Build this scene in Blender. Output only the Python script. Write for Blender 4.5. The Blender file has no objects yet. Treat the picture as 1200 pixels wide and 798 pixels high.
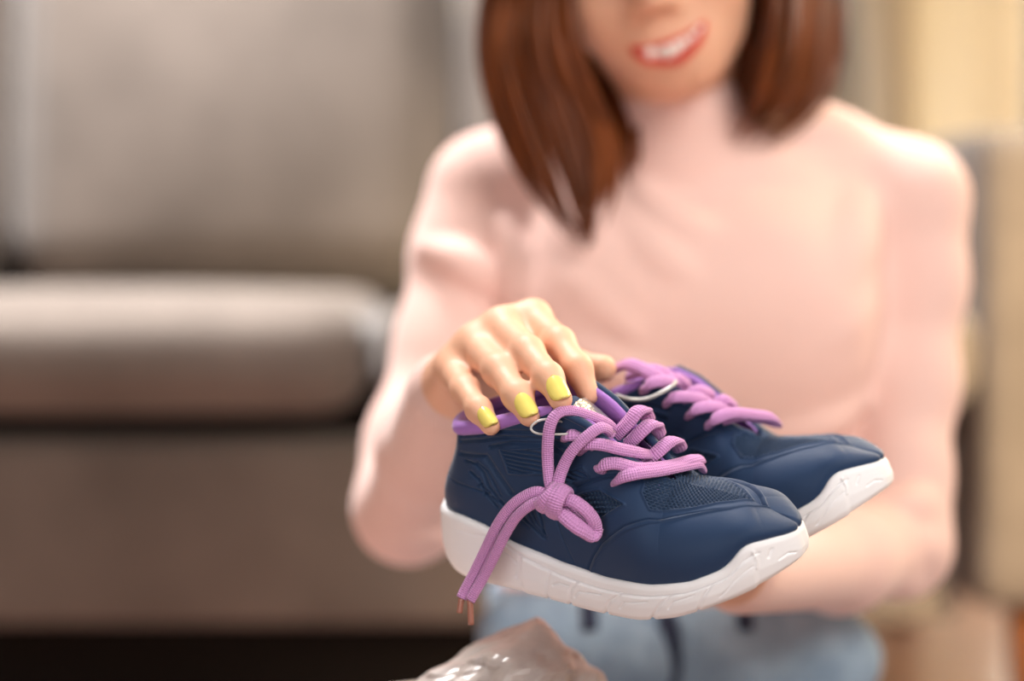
import bpy, bmesh, math, random
import numpy as np
from mathutils import Vector, Matrix, Euler

random.seed(7); RNG = np.random.default_rng(7)
scn = bpy.context.scene
COL = scn.collection

# ------------------------------------------------------------------ camera
CAM_H = 0.56
cd = bpy.data.cameras.new('camera'); cam = bpy.data.objects.new('camera', cd); COL.objects.link(cam)
cd.sensor_width = 36.0; cd.lens = 70.0; cd.clip_start = 0.02; cd.clip_end = 60
PITCH = math.atan(99/2333.33)
cam.location = (0, 0, CAM_H); cam.rotation_euler = (math.pi/2-PITCH, 0, 0)
cd.dof.use_dof = True; cd.dof.focus_distance = 1.035; cd.dof.aperture_fstop = 2.2; cd.dof.aperture_blades = 0
scn.camera = cam

# ------------------------------------------------------------------ world, lights, exposure
w = bpy.data.worlds.new('World'); scn.world = w; w.use_nodes = True
bg = w.node_tree.nodes['Background']; bg.inputs[0].default_value = (1.0, 0.95, 0.9, 1); bg.inputs[1].default_value = 0.18

def area(name, loc, target, size, sizey, power, color, spread=180):
    ld = bpy.data.lights.new(name, 'AREA'); ld.shape = 'RECTANGLE'; ld.size = size; ld.size_y = sizey
    ld.energy = power; ld.color = color; ld.spread = math.radians(spread)
    o = bpy.data.objects.new(name, ld); COL.objects.link(o); o.location = loc
    o.rotation_euler = (Vector(target)-Vector(loc)).to_track_quat('-Z', 'Y').to_euler()
    return o
area('window_light_right', (1.12, 0.12, 1.72), (0.26, 1.38, 0.66), 1.1, 1.2, 7.0, (1.0, 0.955, 0.90), 70)
area('sofa_fill_light', (-0.75, 2.28, 2.75), (-0.62, 2.45, 0.5), 1.5, 0.5, 72, (1.0, 0.97, 0.95), 84)  # added overhead fill, set so mainly the back cushions brighten
area('fill_light_front', (-0.34, 0.10, 0.50), (0.06, 1.15, 0.42), 0.6, 0.5, 0.66, (1.0, 0.98, 0.98), 70)  # added fill lamp beside the camera, lifts the shoe sole and sleeve
area('armrest_fill_light', (1.45, 1.32, 0.85), (0.66, 2.18, 0.48), 0.5, 0.6, 5.0, (1.0, 0.78, 0.46), 30)  # added warm lamp, no window there; gilds the right armrest
area('hair_fill_light', (1.25, 2.05, 1.55), (0.26, 1.46, 0.73), 0.4, 0.5, 1.1, (1.0, 0.76, 0.42), 32)  # added warm lamp behind her, no window there; golden edge on the hair
area('window_light_back', (1.42, 3.80, 1.25), (1.30, 2.0, 1.0), 1.3, 2.1, 105, (1.0, 0.93, 0.80))

scn.view_settings.view_transform = 'Standard'; scn.view_settings.look = 'None'
scn.view_settings.exposure = 0.07; scn.view_settings.gamma = 1.0
scn.view_settings.use_curve_mapping = False

# ------------------------------------------------------------------ helpers
def s2l(c):
    return tuple(((v/255)/12.92 if v/255 <= .04045 else ((v/255+.055)/1.055)**2.4) for v in c)

def tag(o, label=None, cat=None, group=None, kind=None):
    if label: o['label'] = label
    if cat: o['category'] = cat
    if group: o['group'] = group
    if kind: o['kind'] = kind
    return o

def empty(name, loc, label, cat, group=None):
    o = bpy.data.objects.new(name, None); COL.objects.link(o); o.location = loc; o.empty_display_size = .05
    return tag(o, label, cat, group)

def mesh_obj(name, verts, faces, mat, parent=None, smooth=True, uv=None):
    """one mesh object; verts in world coordinates"""
    verts = np.asarray(verts, dtype=np.float64).reshape(-1, 3)
    if parent is not None:
        bpy.context.view_layer.update()
        inv = np.array(parent.matrix_world.inverted())
        verts = verts @ inv[:3, :3].T + inv[:3, 3]
    me = bpy.data.meshes.new(name)
    if isinstance(faces, np.ndarray):
        k = faces.shape[1]; n = len(faces)
        me.vertices.add(len(verts)); me.vertices.foreach_set('co', verts.astype(np.float32).ravel())
        me.loops.add(n*k); me.loops.foreach_set('vertex_index', faces.astype(np.int32).ravel())
        me.polygons.add(n); me.polygons.foreach_set('loop_start', np.arange(0, n*k, k, dtype=np.int32))
        me.update(calc_edges=True); me.validate()
    else:
        me.from_pydata([tuple(v) for v in verts], [], [tuple(int(i) for i in f) for f in faces]); me.update()
    if smooth: me.polygons.foreach_set('use_smooth', np.ones(len(me.polygons), dtype=bool))
    if mat is not None: me.materials.append(mat)
    o = bpy.data.objects.new(name, me); COL.objects.link(o)
    if parent is not None: o.parent = parent
    return o

def set_attr(o, name, vals):
    a = o.data.attributes.new(name, 'FLOAT', 'POINT'); a.data.foreach_set('value', np.asarray(vals, dtype=np.float32).ravel())

class MB:
    """collects quads / tris of several shapes for ONE mesh"""
    def __init__(s): s.v = []; s.f = []; s.n = 0
    def add(s, v, f):
        v = np.asarray(v, float).reshape(-1, 3)
        s.v.append(v); s.f += [tuple(int(i)+s.n for i in q) for q in f]; s.n += len(v)
    def build(s, name, mat, parent=None, smooth=True):
        return mesh_obj(name, np.concatenate(s.v), s.f, mat, parent, smooth)

def grid_faces(nu, nv, flip=False, closed_v=False):
    i, j = np.meshgrid(np.arange(nu-1), np.arange(nv if closed_v else nv-1), indexing='ij')
    j2 = (j+1) % nv
    q = np.stack([i*nv+j, (i+1)*nv+j, (i+1)*nv+j2, i*nv+j2], -1).reshape(-1, 4)
    return q[:, ::-1].copy() if flip else q

def interp(tab, x):
    tab = np.asarray(tab, float); return np.stack([np.interp(x, tab[:, 0], tab[:, k]) for k in range(1, tab.shape[1])], -1)

def catmull(P, n, closed=False):
    """smooth curve through points (arc length resampled)"""
    P = np.asarray(P, float)
    if closed: Q = np.concatenate([P[-1:], P, P[:2]])
    else: Q = np.concatenate([2*P[:1]-P[1:2], P, 2*P[-1:]-P[-2:-1]])
    out = []
    for i in range(1, len(Q)-2):
        p0, p1, p2, p3 = Q[i-1], Q[i], Q[i+1], Q[i+2]
        t = np.linspace(0, 1, 16, endpoint=False)[:, None]
        out.append(.5*((2*p1)+(-p0+p2)*t+(2*p0-5*p1+4*p2-p3)*t*t+(-p0+3*p1-3*p2+p3)*t**3))
    out.append(Q[-2][None]); C = np.concatenate(out)
    d = np.r_[0, np.cumsum(np.linalg.norm(np.diff(C, axis=0), axis=1))]
    s = np.linspace(0, d[-1], n)
    return np.stack([np.interp(s, d, C[:, k]) for k in range(C.shape[1])], -1)

def smooth_tab(tab, x, k=9):
    """table lookup, smoothed"""
    tab = np.asarray(tab, float); xs = np.linspace(tab[0, 0], tab[-1, 0], 400)
    y = interp(tab, xs); ker = np.ones(k)/k
    for _ in range(2):
        y = np.stack([np.convolve(np.pad(y[:, c], k//2, mode='reflect', reflect_type='odd'), ker, 'valid') for c in range(y.shape[1])], -1)
    return np.stack([np.interp(x, xs, y[:, c]) for c in range(y.shape[1])], -1)

def tube(P, rad, seg=10, flat=1.0, normal=None, caps=True):
    """tube through P; rad scalar/array = half width; flat = thickness ratio along 'normal' (array of normals or None)"""
    P = np.asarray(P, float); n = len(P)
    T = np.gradient(P, axis=0); T /= np.linalg.norm(T, axis=1)[:, None]+1e-12
    rad = np.broadcast_to(np.asarray(rad, float), (n,))
    if normal is None:
        N = np.zeros_like(P); a = np.array([0, 0, 1.]) if abs(T[0, 2]) < .9 else np.array([1., 0, 0])
        v = a-T[0]*(a@T[0]); N[0] = v/np.linalg.norm(v)
        for i in range(1, n):
            v = N[i-1]-T[i]*(N[i-1]@T[i]); N[i] = v/np.linalg.norm(v)
    else:
        N = np.broadcast_to(np.asarray(normal, float), P.shape); N = N-T*(N*T).sum(1)[:, None]
        N = N/(np.linalg.norm(N, axis=1)[:, None]+1e-12)
    B = np.cross(T, N)
    a = np.linspace(0, 2*np.pi, seg, endpoint=False)
    V = P[:, None]+rad[:, None, None]*(np.cos(a)[None, :, None]*B[:, None]+flat*np.sin(a)[None, :, None]*N[:, None])
    V = V.reshape(-1, 3); F = [tuple(q) for q in grid_faces(n, seg, closed_v=True)]
    if caps:
        V = np.concatenate([V, P[:1], P[-1:]])
        for j in range(seg):
            F.append((n*seg, j, (j+1) % seg)); F.append((n*seg+1, (n-1)*seg+(j+1) % seg, (n-1)*seg+j))
    return V, F

def px(x, y, d):
    """world point seen at photo pixel (x, y) at camera depth d (for measuring things off the photo)"""
    X = (x-600)/2333.33*d; V = (399-y)/2333.33*d
    c, s = math.cos(PITCH), math.sin(PITCH)
    return np.array([X, d*c+V*s, CAM_H-d*s+V*c])

# ---- materials
def nodemat(name, color, rough=.6, spec=.3, sss=0, sheen=0, metal=0):
    m = bpy.data.materials.new(name); m.use_nodes = True
    nt = m.node_tree; b = nt.nodes['Principled BSDF']
    b.inputs['Base Color'].default_value = (*s2l(color), 1); b.inputs['Roughness'].default_value = rough
    b.inputs['Specular IOR Level'].default_value = spec; b.inputs['Metallic'].default_value = metal
    if sss:
        b.inputs['Subsurface Weight'].default_value = sss; b.inputs['Subsurface Radius'].default_value = (1, .35, .2)
        b.inputs['Subsurface Scale'].default_value = .006
    if sheen: b.inputs['Sheen Weight'].default_value = sheen; b.inputs['Sheen Roughness'].default_value = .4
    return m, nt, b

def add_noise_color(nt, b, c1, c2, scale, detail=4, stretch=None, rough=.55):
    tc = nt.nodes.new('ShaderNodeTexCoord'); mp = nt.nodes.new('ShaderNodeMapping')
    if stretch: mp.inputs['Scale'].default_value = stretch
    nz = nt.nodes.new('ShaderNodeTexNoise'); nz.inputs['Scale'].default_value = scale
    nz.inputs['Detail'].default_value = detail; nz.inputs['Roughness'].default_value = rough
    rp = nt.nodes.new('ShaderNodeValToRGB')
    rp.color_ramp.elements[0].position = .3; rp.color_ramp.elements[1].position = .7
    rp.color_ramp.elements[0].color = (*s2l(c1), 1); rp.color_ramp.elements[1].color = (*s2l(c2), 1)
    nt.links.new(tc.outputs['Object'], mp.inputs[0]); nt.links.new(mp.outputs[0], nz.inputs['Vector'])
    nt.links.new(nz.outputs['Fac'], rp.inputs[0]); nt.links.new(rp.outputs[0], b.inputs['Base Color'])
    return tc, nz, rp

def add_bump(nt, b, kind, scale, strength, dist=.001, stretch=None, **kw):
    tc = nt.nodes.new('ShaderNodeTexCoord'); mp = nt.nodes.new('ShaderNodeMapping')
    if stretch: mp.inputs['Scale'].default_value = stretch
    t = nt.nodes.new(kind); t.inputs['Scale'].default_value = scale
    for k, v in kw.items():
        if hasattr(t, k): setattr(t, k, v)
        else: t.inputs[k].default_value = v
    bp = nt.nodes.new('ShaderNodeBump'); bp.inputs['Strength'].default_value = strength; bp.inputs['Distance'].default_value = dist
    nt.links.new(tc.outputs['Object'], mp.inputs[0]); nt.links.new(mp.outputs[0], t.inputs['Vector'])
    out = t.outputs['Fac'] if 'Fac' in t.outputs else t.outputs[0]
    nt.links.new(out, bp.inputs['Height']); nt.links.new(bp.outputs[0], b.inputs['Normal'])
    return t, bp

# ------------------------------------------------------------------ room shell and window
def box_verts(lo, hi):
    x0, y0, z0 = lo; x1, y1, z1 = hi
    return [(x0, y0, z0), (x1, y0, z0), (x1, y1, z0), (x0, y1, z0), (x0, y0, z1), (x1, y0, z1), (x1, y1, z1), (x0, y1, z1)], [(0, 3, 2, 1), (4, 5, 6, 7), (0, 1, 5, 4), (1, 2, 6, 5), (2, 3, 7, 6), (3, 0, 4, 7)]
def struct(name, lo, hi, mat):
    V, F = box_verts(lo, hi); o = mesh_obj(name, V, F, mat, None, smooth=False); o['kind'] = 'structure'; return o
M_floor, nt, b_ = nodemat('pale_wood_floor', (214, 172, 150), .25, .5)
add_noise_color(nt, b_, (146, 112, 98), (166, 132, 118), 5, 5, stretch=(1, 6, 1))
M_wall, nt, b_ = nodemat('warm_white_wall', (226, 214, 196), .9, .1); add_bump(nt, b_, 'ShaderNodeTexNoise', 200, .1, .001)
M_frame, nt, b_ = nodemat('white_frame', (238, 234, 226), .4, .3)
M_glass = bpy.data.materials.new('window_glass'); M_glass.use_nodes = True; nt = M_glass.node_tree; nt.nodes.remove(nt.nodes['Principled BSDF'])
g1 = nt.nodes.new('ShaderNodeBsdfTransparent'); g2 = nt.nodes.new('ShaderNodeBsdfGlossy'); g2.inputs['Roughness'].default_value = .02; gm = nt.nodes.new('ShaderNodeMixShader'); gm.inputs[0].default_value = .06
nt.links.new(g1.outputs[0], gm.inputs[1]); nt.links.new(g2.outputs[0], gm.inputs[2]); nt.links.new(gm.outputs[0], nt.nodes['Material Output'].inputs[0])
struct('floor', (-2.6, -.6, -.05), (2.2, 3.55, 0), M_floor)
YW = 3.5
struct('wall_back', (-2.6, YW, 0), (.70, YW+.12, 2.6), M_wall)
struct('wall_right', (2.2, -.6, 0), (2.3, YW+.12, 2.6), M_wall)
struct('wall_left', (-2.7, -.6, 0), (-2.6, YW+.12, 2.6), M_wall)
struct('baseboard_left', (-2.6, -.6, 0), (-2.585, YW, .09), M_frame)
mb = MB()
for lo, hi in (((.70, YW, 0), (2.2, YW+.12, .08)), ((.70, YW, 2.3), (2.2, YW+.12, 2.6)), ((2.1, YW, .08), (2.2, YW+.12, 2.3))): mb.add(*box_verts(lo, hi))
o = mb.build('wall_back_window_side', M_wall, None, smooth=False); o['kind'] = 'structure'; o.name = 'wall_back_right'
win = bpy.data.objects.new('window_1', None); COL.objects.link(win); win.location = (1.4, YW+.05, .08); win['kind'] = 'structure'
mb = MB()
for lo, hi in (((.70, YW+.03, .08), (.76, YW+.09, 2.3)), ((2.04, YW+.03, .08), (2.1, YW+.09, 2.3)), ((1.37, YW+.03, .14), (1.43, YW+.09, 2.24)), ((.76, YW+.03, .08), (2.04, YW+.09, .14)), ((.76, YW+.03, 2.24), (2.04, YW+.09, 2.3))): mb.add(*box_verts(lo, hi))
mb.build('window_frame', M_frame, win, smooth=False)
for x0, x1 in ((.76, 1.37), (1.43, 2.04)): mesh_obj('pane', *box_verts((x0, YW+.055, .14), (x1, YW+.063, 2.24)), M_glass, win, smooth=False)

# curtain, hanging in deep folds from a rail
M_curtain, nt, b_ = nodemat('cream_curtain', (230, 220, 202), .9, .1, sheen=.2); add_bump(nt, b_, 'ShaderNodeTexNoise', 500, .2, .001)
tr = nt.nodes.new('ShaderNodeBsdfTranslucent'); tr.inputs[0].default_value = (*s2l((232, 220, 198)), 1); mxs = nt.nodes.new('ShaderNodeMixShader'); mxs.inputs[0].default_value = .35
out = nt.nodes['Material Output']; nt.links.new(b_.outputs[0], mxs.inputs[1]); nt.links.new(tr.outputs[0], mxs.inputs[2]); nt.links.new(mxs.outputs[0], out.inputs[0])
cur = empty('curtain', (.62, 3.36, 0), 'cream curtain hanging in folds beside the bright window', 'curtain')
xs = np.linspace(.36, .872, 260); fold_x = [(.36, 0), (.42, .035), (.50, .05), (.60, .045), (.655, .015), (.685, -.055), (.712, .01), (.74, .045), (.79, .055), (.835, .035), (.858, -.02), (.872, -.01)]
yy = smooth_tab(fold_x, xs, 15)[:, 0]
zs = np.linspace(.03, 2.36, 60); P = np.zeros((260, 60, 3))
for j, z in enumerate(zs):
    k = 1-.35*(z/2.36); P[:, j] = np.stack([xs+.006*np.sin(z*3+xs*20), 3.38-yy*k*1.0, np.full(260, z)], -1)
P2 = P+np.array([0, .004, 0]); V = np.concatenate([P.reshape(-1, 3), P2.reshape(-1, 3)]); f1 = grid_faces(260, 60)
mesh_obj('drape', V, np.concatenate([f1, f1[:, ::-1]+260*60]), M_curtain, cur)
V, F = tube([(.2, 3.40, 2.39), (2.2, 3.40, 2.39)], .014, 12); mesh_obj('rail', V, F, M_frame, cur)

# ------------------------------------------------------------------ sofa
M_sofa, nt, b_ = nodemat('grey_sofa_fabric', (134, 121, 111), .9, .12, sheen=.25)
add_noise_color(nt, b_, (98, 89, 83), (115, 105, 98), 7, 5); add_bump(nt, b_, 'ShaderNodeTexNoise', 420, .3, .002)
M_leg, nt, b_ = nodemat('oak_leg', (196, 128, 70), .4, .4); add_noise_color(nt, b_, (124, 70, 34), (152, 92, 50), 14, 4, stretch=(6, 6, 1))
M_dark, nt, b_ = nodemat('shade_black', (30, 26, 24), .95, .05)  # black that paints in the shade under cushions and sofa
def cushion(lo, hi, r, bulge, n=22):
    """rounded, slightly puffed box. bulge = extra swell per axis at face centres"""
    lo = np.array(lo, float); hi = np.array(hi, float); c = (lo+hi)/2; h = (hi-lo)/2
    V, F, m = [], [], 0
    t = np.linspace(-1, 1, n); t = np.sign(t)*np.abs(t)**.75
    for ax in range(3):
        for sg in (-1, 1):
            a, b = np.meshgrid(t, t, indexing='ij'); P = np.zeros((n, n, 3)); P[..., ax] = sg; P[..., (ax+1) % 3] = a; P[..., (ax+2) % 3] = b
            q = P*h; inner = h-r; cl = np.clip(q, -inner, inner); d = q-cl; L = np.linalg.norm(d, axis=-1, keepdims=True); q = cl+d/np.maximum(L, 1e-9)*np.minimum(L, r)*np.where(L > 0, 1, 0)
            u = P.copy(); w3 = [(1-u[..., (k+1) % 3]**2)*(1-u[..., (k+2) % 3]**2) for k in range(3)]
            for k in range(3): q[..., k] += np.sign(u[..., k])*np.abs(u[..., k])*bulge[k]*w3[k]
            V.append((c+q).reshape(-1, 3)); f = grid_faces(n, n, flip=(sg < 0)); F.append(f+m); m += n*n
    V = np.concatenate(V); F = np.concatenate(F)
    key = np.round(V*1e5).astype(np.int64); _, i, inv = np.unique(key, axis=0, return_index=True, return_inverse=True)
    return V[i], inv.ravel()[F]
sofa = empty('sofa', (-.37, 2.6, 0), 'grey fabric sofa with loose cushions behind the seated person', 'sofa')
Y0 = 2.20; AX = .506
V, F = cushion((-1.60, Y0+.02, .142), (AX+.0, Y0+.86, .358), .02, (0, .006, 0)); mesh_obj('base', V, F, M_sofa, sofa)
V, F = cushion((-1.60, Y0+.64, .30), (AX, Y0+.88, .66), .05, (0, .01, .01)); mesh_obj('back_frame', V, F, M_sofa, sofa)
for k, (x0, x1) in enumerate(((-1.535, -.852), (-.844, -.162), (-.150, .521))):
    V, F = cushion((x0, Y0-.030, .386), (x1, Y0+.66, .514), .050, (.004, .016, .008)); mesh_obj('seat_cushion', V, F, M_sofa, sofa)
for k, (x0, x1) in enumerate(((-1.28, -.69), (-.67, -.085), (-.065, .47))):
    V, F = cushion((x0, Y0+.42, .505), (x1, Y0+.66, 1.02), .085, (.012, .045, .01), 26)
    lean = (V[:, 2]-.505)*.16; V[:, 1] += lean
    mesh_obj('back_cushion', V, F, M_sofa, sofa)
for x0, x1 in ((AX, AX+.22), (-1.82, -1.60)):
    V, F = cushion((x0, Y0-.02, .168), (x1, Y0+.90, .70), .028, (.004, .006, .010)); mesh_obj('armrest', V, F, M_sofa, sofa)
V, F = box_verts((-1.60, Y0+.05, .340), (AX, Y0+.62, .392)); o = mesh_obj('platform', V, F, M_dark, sofa, smooth=False); o['label'] = 'dark band painted for the shade in the gap under the seat cushions'  # shade of the cushion gap put in as black colour
V, F = box_verts((-1.58, Y0+.10, .004), (-.02, Y0+.16, .146)); o = mesh_obj('under_sofa_shade', V, F, M_dark, sofa, smooth=False); o['label'] = 'black panel standing in for the shade under the sofa'  # added black panel, makes the deep shadow under the sofa
for x, y in ((AX+.086, Y0+.05), (AX+.086, Y0+.80), (-1.72, Y0+.05), (-1.72, Y0+.80)):
    V, F = tube([(x, y, .0), (x, y, .172)], [.022, .030], 20); mesh_obj('leg', V, F, M_leg, sofa)

# ------------------------------------------------------------------ implicit body modelling (smooth union of tapered limbs -> one continuous surface)
def at(x, y, Y):
    """world point on the sight line of photo pixel (x, y) at world distance Y"""
    dx, dv = (x-600)/2333.33, (399-y)/2333.33; c, s = math.cos(PITCH), math.sin(PITCH)
    d = np.array([dx, c+dv*s, -s+dv*c]); return np.array([0, 0, CAM_H])+d*(Y/d[1])

class Field:
    def __init__(s, lo, hi, h):
        s.lo = np.array(lo, float); s.h = h; s.n = np.ceil((np.array(hi)-s.lo)/h).astype(int)+1
        s.F = np.full(s.n, .03, np.float32)
        s.ax = [s.lo[k]+h*np.arange(s.n[k]) for k in range(3)]
    def sl(s, lo, hi, m):
        a = np.clip(np.floor((np.array(lo)-m-s.lo)/s.h).astype(int), 0, s.n); b = np.clip(np.ceil((np.array(hi)+m-s.lo)/s.h).astype(int)+1, 0, s.n)
        return tuple(slice(i, j) for i, j in zip(a, b))
    def pts(s, S): return np.meshgrid(*[s.ax[k][S[k]] for k in range(3)], indexing='ij', sparse=True)
    def mix(s, S, d, k, sub=False):
        f = s.F[S]; d = d.astype(np.float32)
        if f.size == 0: return
        if sub: f = -f
        h = np.maximum(k-np.abs(f-d), 0)/k if k > 0 else 0
        r = np.minimum(f, d)-h*h*k*.25
        if sub: r = -r
        s.F[S] = r
    def cone(s, a, b, ra, rb, k=.012, sub=False):
        a = np.asarray(a, float); b = np.asarray(b, float); R = max(ra, rb)
        S = s.sl(np.minimum(a, b)-R, np.maximum(a, b)+R, .03); X, Y, Z = s.pts(S)
        ab = b-a; L2 = ab@ab+1e-12
        t = np.clip(((X-a[0])*ab[0]+(Y-a[1])*ab[1]+(Z-a[2])*ab[2])/L2, 0, 1)
        d = np.sqrt((X-a[0]-t*ab[0])**2+(Y-a[1]-t*ab[1])**2+(Z-a[2]-t*ab[2])**2)-(ra+t*(rb-ra))
        s.mix(S, d, k, sub)
    def chain(s, P, k=.012, grow=0):
        for (a, ra), (b, rb) in zip(P[:-1], P[1:]): s.cone(a, b, ra+grow, rb+grow, k)
    def ell(s, c, r, k=.012, M=None, sub=False):
        """ellipsoid, M columns = its axes"""
        c = np.asarray(c, float); r = np.asarray(r, float); R = r.max()
        S = s.sl(c-R, c+R, .03); X, Y, Z = s.pts(S); X, Y, Z = X-c[0], Y-c[1], Z-c[2]
        if M is not None: X, Y, Z = (M[0, i]*X+M[1, i]*Y+M[2, i]*Z for i in range(3))
        k0 = np.sqrt((X/r[0])**2+(Y/r[1])**2+(Z/r[2])**2); k1 = np.sqrt((X/r[0]**2)**2+(Y/r[1]**2)**2+(Z/r[2]**2)**2)+1e-9
        s.mix(S, np.clip(k0*(k0-1)/k1, -.05, .2), k, sub)
    def stack(s, T, k=.02, grow=0, p=2.3):
        """stack of elliptic sections: (z, cx, rx, cy, ry)"""
        T = np.array(T, float); S = s.sl((T[:, 1].min()-.2, T[:, 3].min()-.15, T[0, 0]), (T[:, 1].max()+.2, T[:, 3].max()+.15, T[-1, 0]), .02); X, Y, Z = s.pts(S)
        z = np.ravel(Z); cx, rx, cy, ry = smooth_tab(T, np.clip(z, T[0, 0], T[-1, 0]), 25).T
        rx = rx+grow; ry = ry+grow
        q = ((np.abs(X-cx)/rx)**p+(np.abs(Y-cy)/ry)**p)**(1/p)
        d = (q-1)*np.minimum(rx, ry); cap = np.maximum(T[0, 0]-grow-Z, Z-T[-1, 0]-grow)
        s.mix(S, np.maximum(d, cap), k)
    def mesh(s, smooth=1):
        """naive surface nets"""
        F = s.F; I = F < 0; n = np.array(F.shape)
        c = np.zeros(n-1, np.int8)
        for a in (0, 1):
            for b in (0, 1):
                for e in (0, 1): c += I[a:n[0]-1+a, b:n[1]-1+b, e:n[2]-1+e]
        act = np.argwhere((c > 0) & (c < 8)); idx = np.full(n-1, -1, np.int32); idx[tuple(act.T)] = np.arange(len(act))
        off = np.array([[a, b, e] for a in (0, 1) for b in (0, 1) for e in (0, 1)])
        val = np.stack([F[tuple((act+o).T)] for o in off], 1)
        acc = np.zeros((len(act), 3)); cnt = np.zeros(len(act))
        for i in range(8):
            for j in range(i+1, 8):
                if np.abs(off[i]-off[j]).sum() != 1: continue
                m = (val[:, i] < 0) != (val[:, j] < 0); t = val[m, i]/(val[m, i]-val[m, j])
                acc[m] += off[i]+t[:, None]*(off[j]-off[i]); cnt[m] += 1
        V = s.lo+s.h*(act+acc/cnt[:, None]); Q = []
        for ax in range(3):
            sa = [slice(None)]*3; sb = [slice(None)]*3; sa[ax] = slice(0, -1); sb[ax] = slice(1, None)
            e = np.argwhere(I[tuple(sa)] != I[tuple(sb)])
            u, v = (ax+1) % 3, (ax+2) % 3
            e = e[(e[:, u] > 0) & (e[:, v] > 0) & (e[:, u] < n[u]-1) & (e[:, v] < n[v]-1)]
            ins = I[tuple(e.T)]
            def cell(du, dv):
                q = e.copy(); q[:, u] -= du; q[:, v] -= dv; return idx[tuple(q.T)]
            q = np.stack([cell(1, 1), cell(0, 1), cell(0, 0), cell(1, 0)], 1); q[~ins] = q[~ins][:, ::-1]; Q.append(q)
        Q = np.concatenate(Q); Q = Q[(Q >= 0).all(1)]
        for _ in range(smooth):
            A = np.zeros_like(V); N = np.zeros(len(V))
            for a, b in ((0, 1), (1, 2), (2, 3), (3, 0)):
                np.add.at(A, Q[:, a], V[Q[:, b]]); np.add.at(A, Q[:, b], V[Q[:, a]]); np.add.at(N, Q[:, a], 1); np.add.at(N, Q[:, b], 1)
            V = .5*V+.5*A/np.maximum(N, 1)[:, None]
        return V, Q

# ---- materials
M_skin, nt, b_ = nodemat('skin', (233, 178, 147), .5, .35, sss=.12); add_bump(nt, b_, 'ShaderNodeTexNoise', 900, .15, .0005)
M_sweater, nt, b_ = nodemat('pink_knit', (240, 201, 190), .85, .15, sheen=.3)
add_bump(nt, b_, 'ShaderNodeTexWave', 130, .35, .0015, bands_direction='X', Distortion=.4)
M_jeans, nt, b_ = nodemat('light_denim', (150, 172, 190), .85, .15)
add_noise_color(nt, b_, (120, 140, 160), (172, 190, 204), 22, 5); add_bump(nt, b_, 'ShaderNodeTexNoise', 900, .3, .001)
M_hair, nt, b_ = nodemat('brown_hair', (120, 68, 42), .42, .3)
add_noise_color(nt, b_, (74, 34, 12), (132, 68, 26), 60, 3, stretch=(1, 1, .06))
M_nail, nt, b_ = nodemat('yellow_nail_polish', (234, 212, 112), .2, .6)
M_lips, nt, b_ = nodemat('red_lips', (214, 78, 62), .35, .5)
M_teeth, nt, b_ = nodemat('teeth', (245, 238, 228), .3, .5)
M_eye, nt, b_ = nodemat('eye_white', (240, 236, 230), .2, .5)
M_iris, nt, b_ = nodemat('dark_iris', (45, 28, 20), .15, .6)
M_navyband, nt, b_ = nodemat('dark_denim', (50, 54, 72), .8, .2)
M_brass, nt, b_ = nodemat('dull_brass', (120, 90, 60), .35, .5, metal=.8)

# ---- skeleton, measured off the photo
SH_R, SH_Lf = at(572, 226, 1.54), at(1066, 235, 1.54)
ARM_R = [(at(572, 226, 1.54), .038), (at(548, 300, 1.53), .035), (at(527, 400, 1.51), .032), (at(490, 520, 1.475), .031), (at(479, 596, 1.445), .031)]
FOREARM_R = [(at(479, 596, 1.445), .031), (at(503, 525, 1.34), .027), (at(527, 462, 1.205), .0195)]
ARM_L = [(at(1064, 235, 1.54), .038), (at(1072, 330, 1.53), .031), (at(1066, 450, 1.51), .0285), (at(1058, 560, 1.48), .027), (at(1052, 638, 1.455), .030)]
FOREARM_L = [(at(1052, 638, 1.455), .030), (at(985, 655, 1.36), .028), (at(880, 670, 1.225), .0215)]
TORSO = [(.03, .118, .155, 1.545, .105), (.12, .118, .165, 1.54, .110), (.20, .118, .152, 1.535, .102), (.25, .118, .138, 1.53, .094), (.30, .120, .124, 1.525, .086), (.36, .126, .118, 1.525, .080), (.42, .133, .122, 1.525, .082),
 (.48, .138, .130, 1.525, .086), (.53, .141, .136, 1.525, .088), (.58, .142, .142, 1.53, .080), (.615, .142, .130, 1.535, .064), (.645, .142, .080, 1.535, .05)]
NECK = [(at(795, 225, 1.535), .055), (at(790, 160, 1.515), .047), (at(786, 90, 1.50), .045)]
TRAP = [[(at(800, 190, 1.54), .044), (at(955, 186, 1.545), .031), (at(1066, 232, 1.54), .034)], [(at(780, 190, 1.54), .044), (at(650, 192, 1.545), .031), (at(572, 226, 1.54), .034)]]
BUST = [(at(735, 385, 1.472), (.058, .036, .062)), (at(900, 385, 1.472), (.058, .036, .062))]
def body_common(f, g):
    f.stack(TORSO, .02, g)
    for c, r in BUST: f.ell(c, np.array(r)+g, .05)
    for T in TRAP: f.chain(T, .03, g)
    f.chain(NECK, .02, g)
    for A in (ARM_R, FOREARM_R, ARM_L, FOREARM_L): f.chain(A, .025, g)

# ---- head frame: x = towards the picture's right, y = out of the face, z = up
def head_frame(yaw, pitch, roll):
    y, p, r = (math.radians(v) for v in (yaw, pitch, roll))
    f = np.array([-math.sin(y), -math.cos(y), 0]); u = np.array([0, 0, 1.]); rt = np.array([math.cos(y), -math.sin(y), 0])
    f2 = math.cos(p)*f-math.sin(p)*u; u2 = math.cos(p)*u+math.sin(p)*f
    u3 = math.cos(r)*u2-math.sin(r)*rt; r3 = math.cos(r)*rt+math.sin(r)*u2
    return np.stack([r3, f2, u3], 1)
HM = head_frame(6, 16, 19)
H0 = at(787, 52, 1.405)-HM@np.array([0, .088, -.068])
def HL(*p): return H0+HM@np.array(p, float)

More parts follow.
